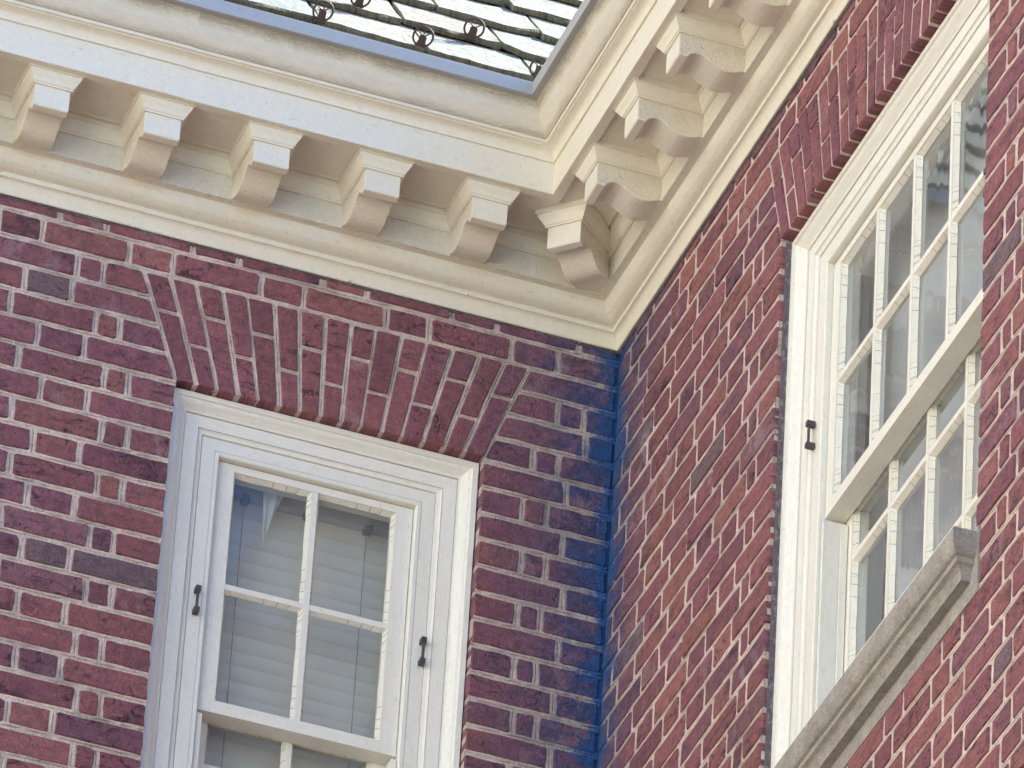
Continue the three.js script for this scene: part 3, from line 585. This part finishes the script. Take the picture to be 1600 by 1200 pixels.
{ // moulded stone sill
  const prof = [[-0.14, -1.590], [0.0, -1.609], [0.057, -1.613], [0.0595, -1.617], [0.0595, -1.638], ...Array.from({ length: 9 }, (_, i) => { const t = i / 8 * Math.PI / 2; return [0.0595 - 0.016 * (1 - Math.cos(t)), -1.640 - 0.034 * Math.sin(t)]; }), [0.0435, -1.677], [0.0435, -1.6885], [0.040, -1.690], ...Array.from({ length: 8 }, (_, i) => { const t = i / 7 * Math.PI / 2; return [0.040 - 0.014 * Math.sin(t), -1.691 - 0.030 * (1 - Math.cos(t))]; }), [0.0255, -1.7215], [0.0035, -1.7225]];
  const e0 = winR.a0 - 0.02, e1 = winR.a1 - 0.042;
  const A = prof.map(([d, y]) => [e0, y, d]), B = prof.map(([d, y]) => [e1 + Math.max(0, d) * 0.98, y, d]);
  const back = prof.map(([d, y]) => [e1 + Math.max(0, d) * 0.98, y, -0.01]);
  const sill = part('sill', merged([strip(A, B, 40, 0.5), strip(B, back, 3, 0.5)]), stone, wr);
  part('sill_apron', box(e0 - 0.004, winR.a1 + 0.022, -1.768, -1.600, -0.03, 0.0045), stone, sill);
}
// slatted blind in the narrow window
const blind = thing('window_blind', 'closed white slatted blind behind the narrow window', 'blind');
{
  const slatMat = std({ color: new THREE.Color(0.72, 0.68, 0.60), roughness: 0.5 }), cordMat = std({ color: new THREE.Color(0.25, 0.25, 0.24), roughness: 0.8 }), railMat = std({ color: new THREE.Color(0.42, 0.43, 0.44), roughness: 0.5 });
  const a0 = -0.985, a1 = -0.465, dz = -0.225;
  const prof = []; for (let i = 0; i <= 4; i++) { const t = i / 4 - 0.5; prof.push([t * 0.050 * Math.sin(0.34) + 0.0035 * (1 - 4 * t * t), t * 0.048 * Math.cos(0.34)]); }
  const sg = strip(prof.map(([d, y]) => [a0, y, d]), prof.map(([d, y]) => [a1, y, d]), 2, 1.2);
  for (let i = 0; i < 34; i++) { const s = part('slat', sg, slatMat, blind); s.position.set(rr(-0.002, 0.002), -0.165 - 0.0425 * i, dz); s.rotation.x = rr(-0.05, 0.05); s.rotation.z = rr(-0.003, 0.003); }
  part('head_rail', box(a0, a1, -0.138, -0.085, dz - 0.025, dz + 0.03), railMat, blind);
  for (const a of [-0.865, -0.705, -0.552]) { part('cord', new THREE.CylinderGeometry(0.0011, 0.0011, 1.45, 5).translate(a, -0.86, dz + 0.016), cordMat, blind); part('cord_clip', box(a - 0.009, a + 0.009, -0.152, -0.132, dz + 0.012, dz + 0.034), hookMetal, blind); }
}
{ // pale cloth added to mimic a reflection in the top pane
  const cl = thing('pane_reflection', 'small pale cloth added to stand in for a reflection in the top pane of the narrow window', 'panel');
  const A = [], B = []; for (let i = 0; i <= 10; i++) { const t = i / 10, z = -0.150 + 0.004 * Math.sin(t * 14); A.push([-0.838 + 0.072 * t, -0.105, z]); B.push([-0.826 + 0.012 * t + 0.02 * t * t, -0.30 + 0.135 * Math.pow(t, 1.2), z - 0.004]); }
  part('panel', strip(A, B, 6, 1.5), new THREE.MeshPhysicalMaterial({ color: new THREE.Color(0.80, 0.77, 0.66), roughness: 0.9, transmission: 0.2, thickness: 0, bumpMap: paintBump, bumpScale: 0.004 }), cl);
}
// pale curtain behind the wide window
{
  const panel = new THREE.MeshPhysicalMaterial({ color: new THREE.Color(0.62, 0.63, 0.64), roughness: 0.95, transmission: 0.2, thickness: 0 });
  const cur = thing('curtain', 'grey curtain hanging in folds behind the wide window', 'curtain', RIGHT);
  const A = [], B = []; for (let i = 0; i <= 140; i++) { const a = 1.15 + i / 140 * 1.2; const d = -0.235 + 0.004 * Math.sin(a * 52 + 1.5 * Math.sin(a * 9)) + 0.0015 * Math.sin(a * 121); A.push([a, -1.68, d]); B.push([a, 0.12, d * 0.9 - 0.027]); }
  part('panel', strip(A, B, 4, 1.5), panel, cur);
}
// rooms behind the two windows
const roomPaint = std({ color: new THREE.Color(0.5, 0.49, 0.46), roughness: 0.9, side: THREE.DoubleSide });
for (const [w, turn, lab] of [[winL, 0, 'dim room behind the narrow window'], [winR, RIGHT, 'dim room behind the wide window']]) {
  const r_ = thing('room', lab, 'room', turn, 'structure');
  const a0 = w.a0 - 0.35, a1 = w.a1 + 0.28, y0 = -2.3, y1 = 0.36, d0 = -2.2, d1 = -0.155;
  part('inner_wall', merged([box(a0, a1, y0, y1, d0 - 0.1, d0), box(a0 - 0.1, a0, y0, y1, d0, d1), box(a1, a1 + 0.1, y0, y1, d0, d1), box(a0, a1, y1, y1 + 0.1, d0, d1), box(a0, a1, y0 - 0.1, y0, d0, d1),
    box(a0, w.a0 + 0.13, y0, y1, d1 - 0.02, d1), box(w.a1 - 0.13, a1, y0, y1, d1 - 0.02, d1), box(w.a0 + 0.13, w.a1 - 0.13, HEAD - 0.11, y1, d1 - 0.02, d1), box(w.a0 + 0.13, w.a1 - 0.13, y0, -1.69, d1 - 0.02, d1)]), roomPaint, r_);
}

// ------------------------------------------------------------------ courtyard: paving and an unseen wing added across it for warm bounce
const pavingMap = tileTex(512, (u, v) => { const k = 0.85 + 0.3 * (fbm(u * 32, v * 32) - 0.5) + 0.2 * (vn(u * 256, v * 256) - 0.5); return [0.115 * k, 0.11 * k, 0.10 * k]; }, true); pavingMap.repeat.set(60, 60);
const ground = new THREE.Mesh(new THREE.PlaneGeometry(300, 300).rotateX(-Math.PI / 2), std({ map: pavingMap, roughness: 0.95 })); ground.name = 'ground'; ground.receiveShadow = true;
ground.userData = { kind: 'structure', label: 'pale paved courtyard floor', category: 'paving' }; scene.add(ground);
{
  const wing = new THREE.Group(); wing.name = 'bounce_wing'; wing.position.set(-17, 0, 6); scene.add(wing);
  wing.userData = { label: 'unseen pale wing added across the courtyard to bounce warm sunlight', category: 'building' };
  const wallMat = std({ color: new THREE.Color(0.82, 0.74, 0.60), map: stoneMap, roughness: 0.95 }), dark = std({ color: new THREE.Color(0.05, 0.055, 0.06), roughness: 0.15 });
  part('wall', new THREE.BoxGeometry(8, 21, 44).translate(-4, 10.5, 0), wallMat, wing);
  part('eaves', new THREE.BoxGeometry(9, 0.5, 45).translate(-4, 21.25, 0), white, wing);
  for (let f = 0; f < 6; f++) for (let i = 0; i < 12; i++) { const w = part('window', new THREE.BoxGeometry(0.1, 1.7, 1.1).translate(0.01, 2 + f * 3.2, -20 + i * 3.6), dark, wing); part('frame', new THREE.BoxGeometry(0.08, 1.9, 0.1).translate(0.06, 2 + f * 3.2, -20 + i * 3.6), white, w); }
}
scene.environment = null;
renderer.render(scene, camera);
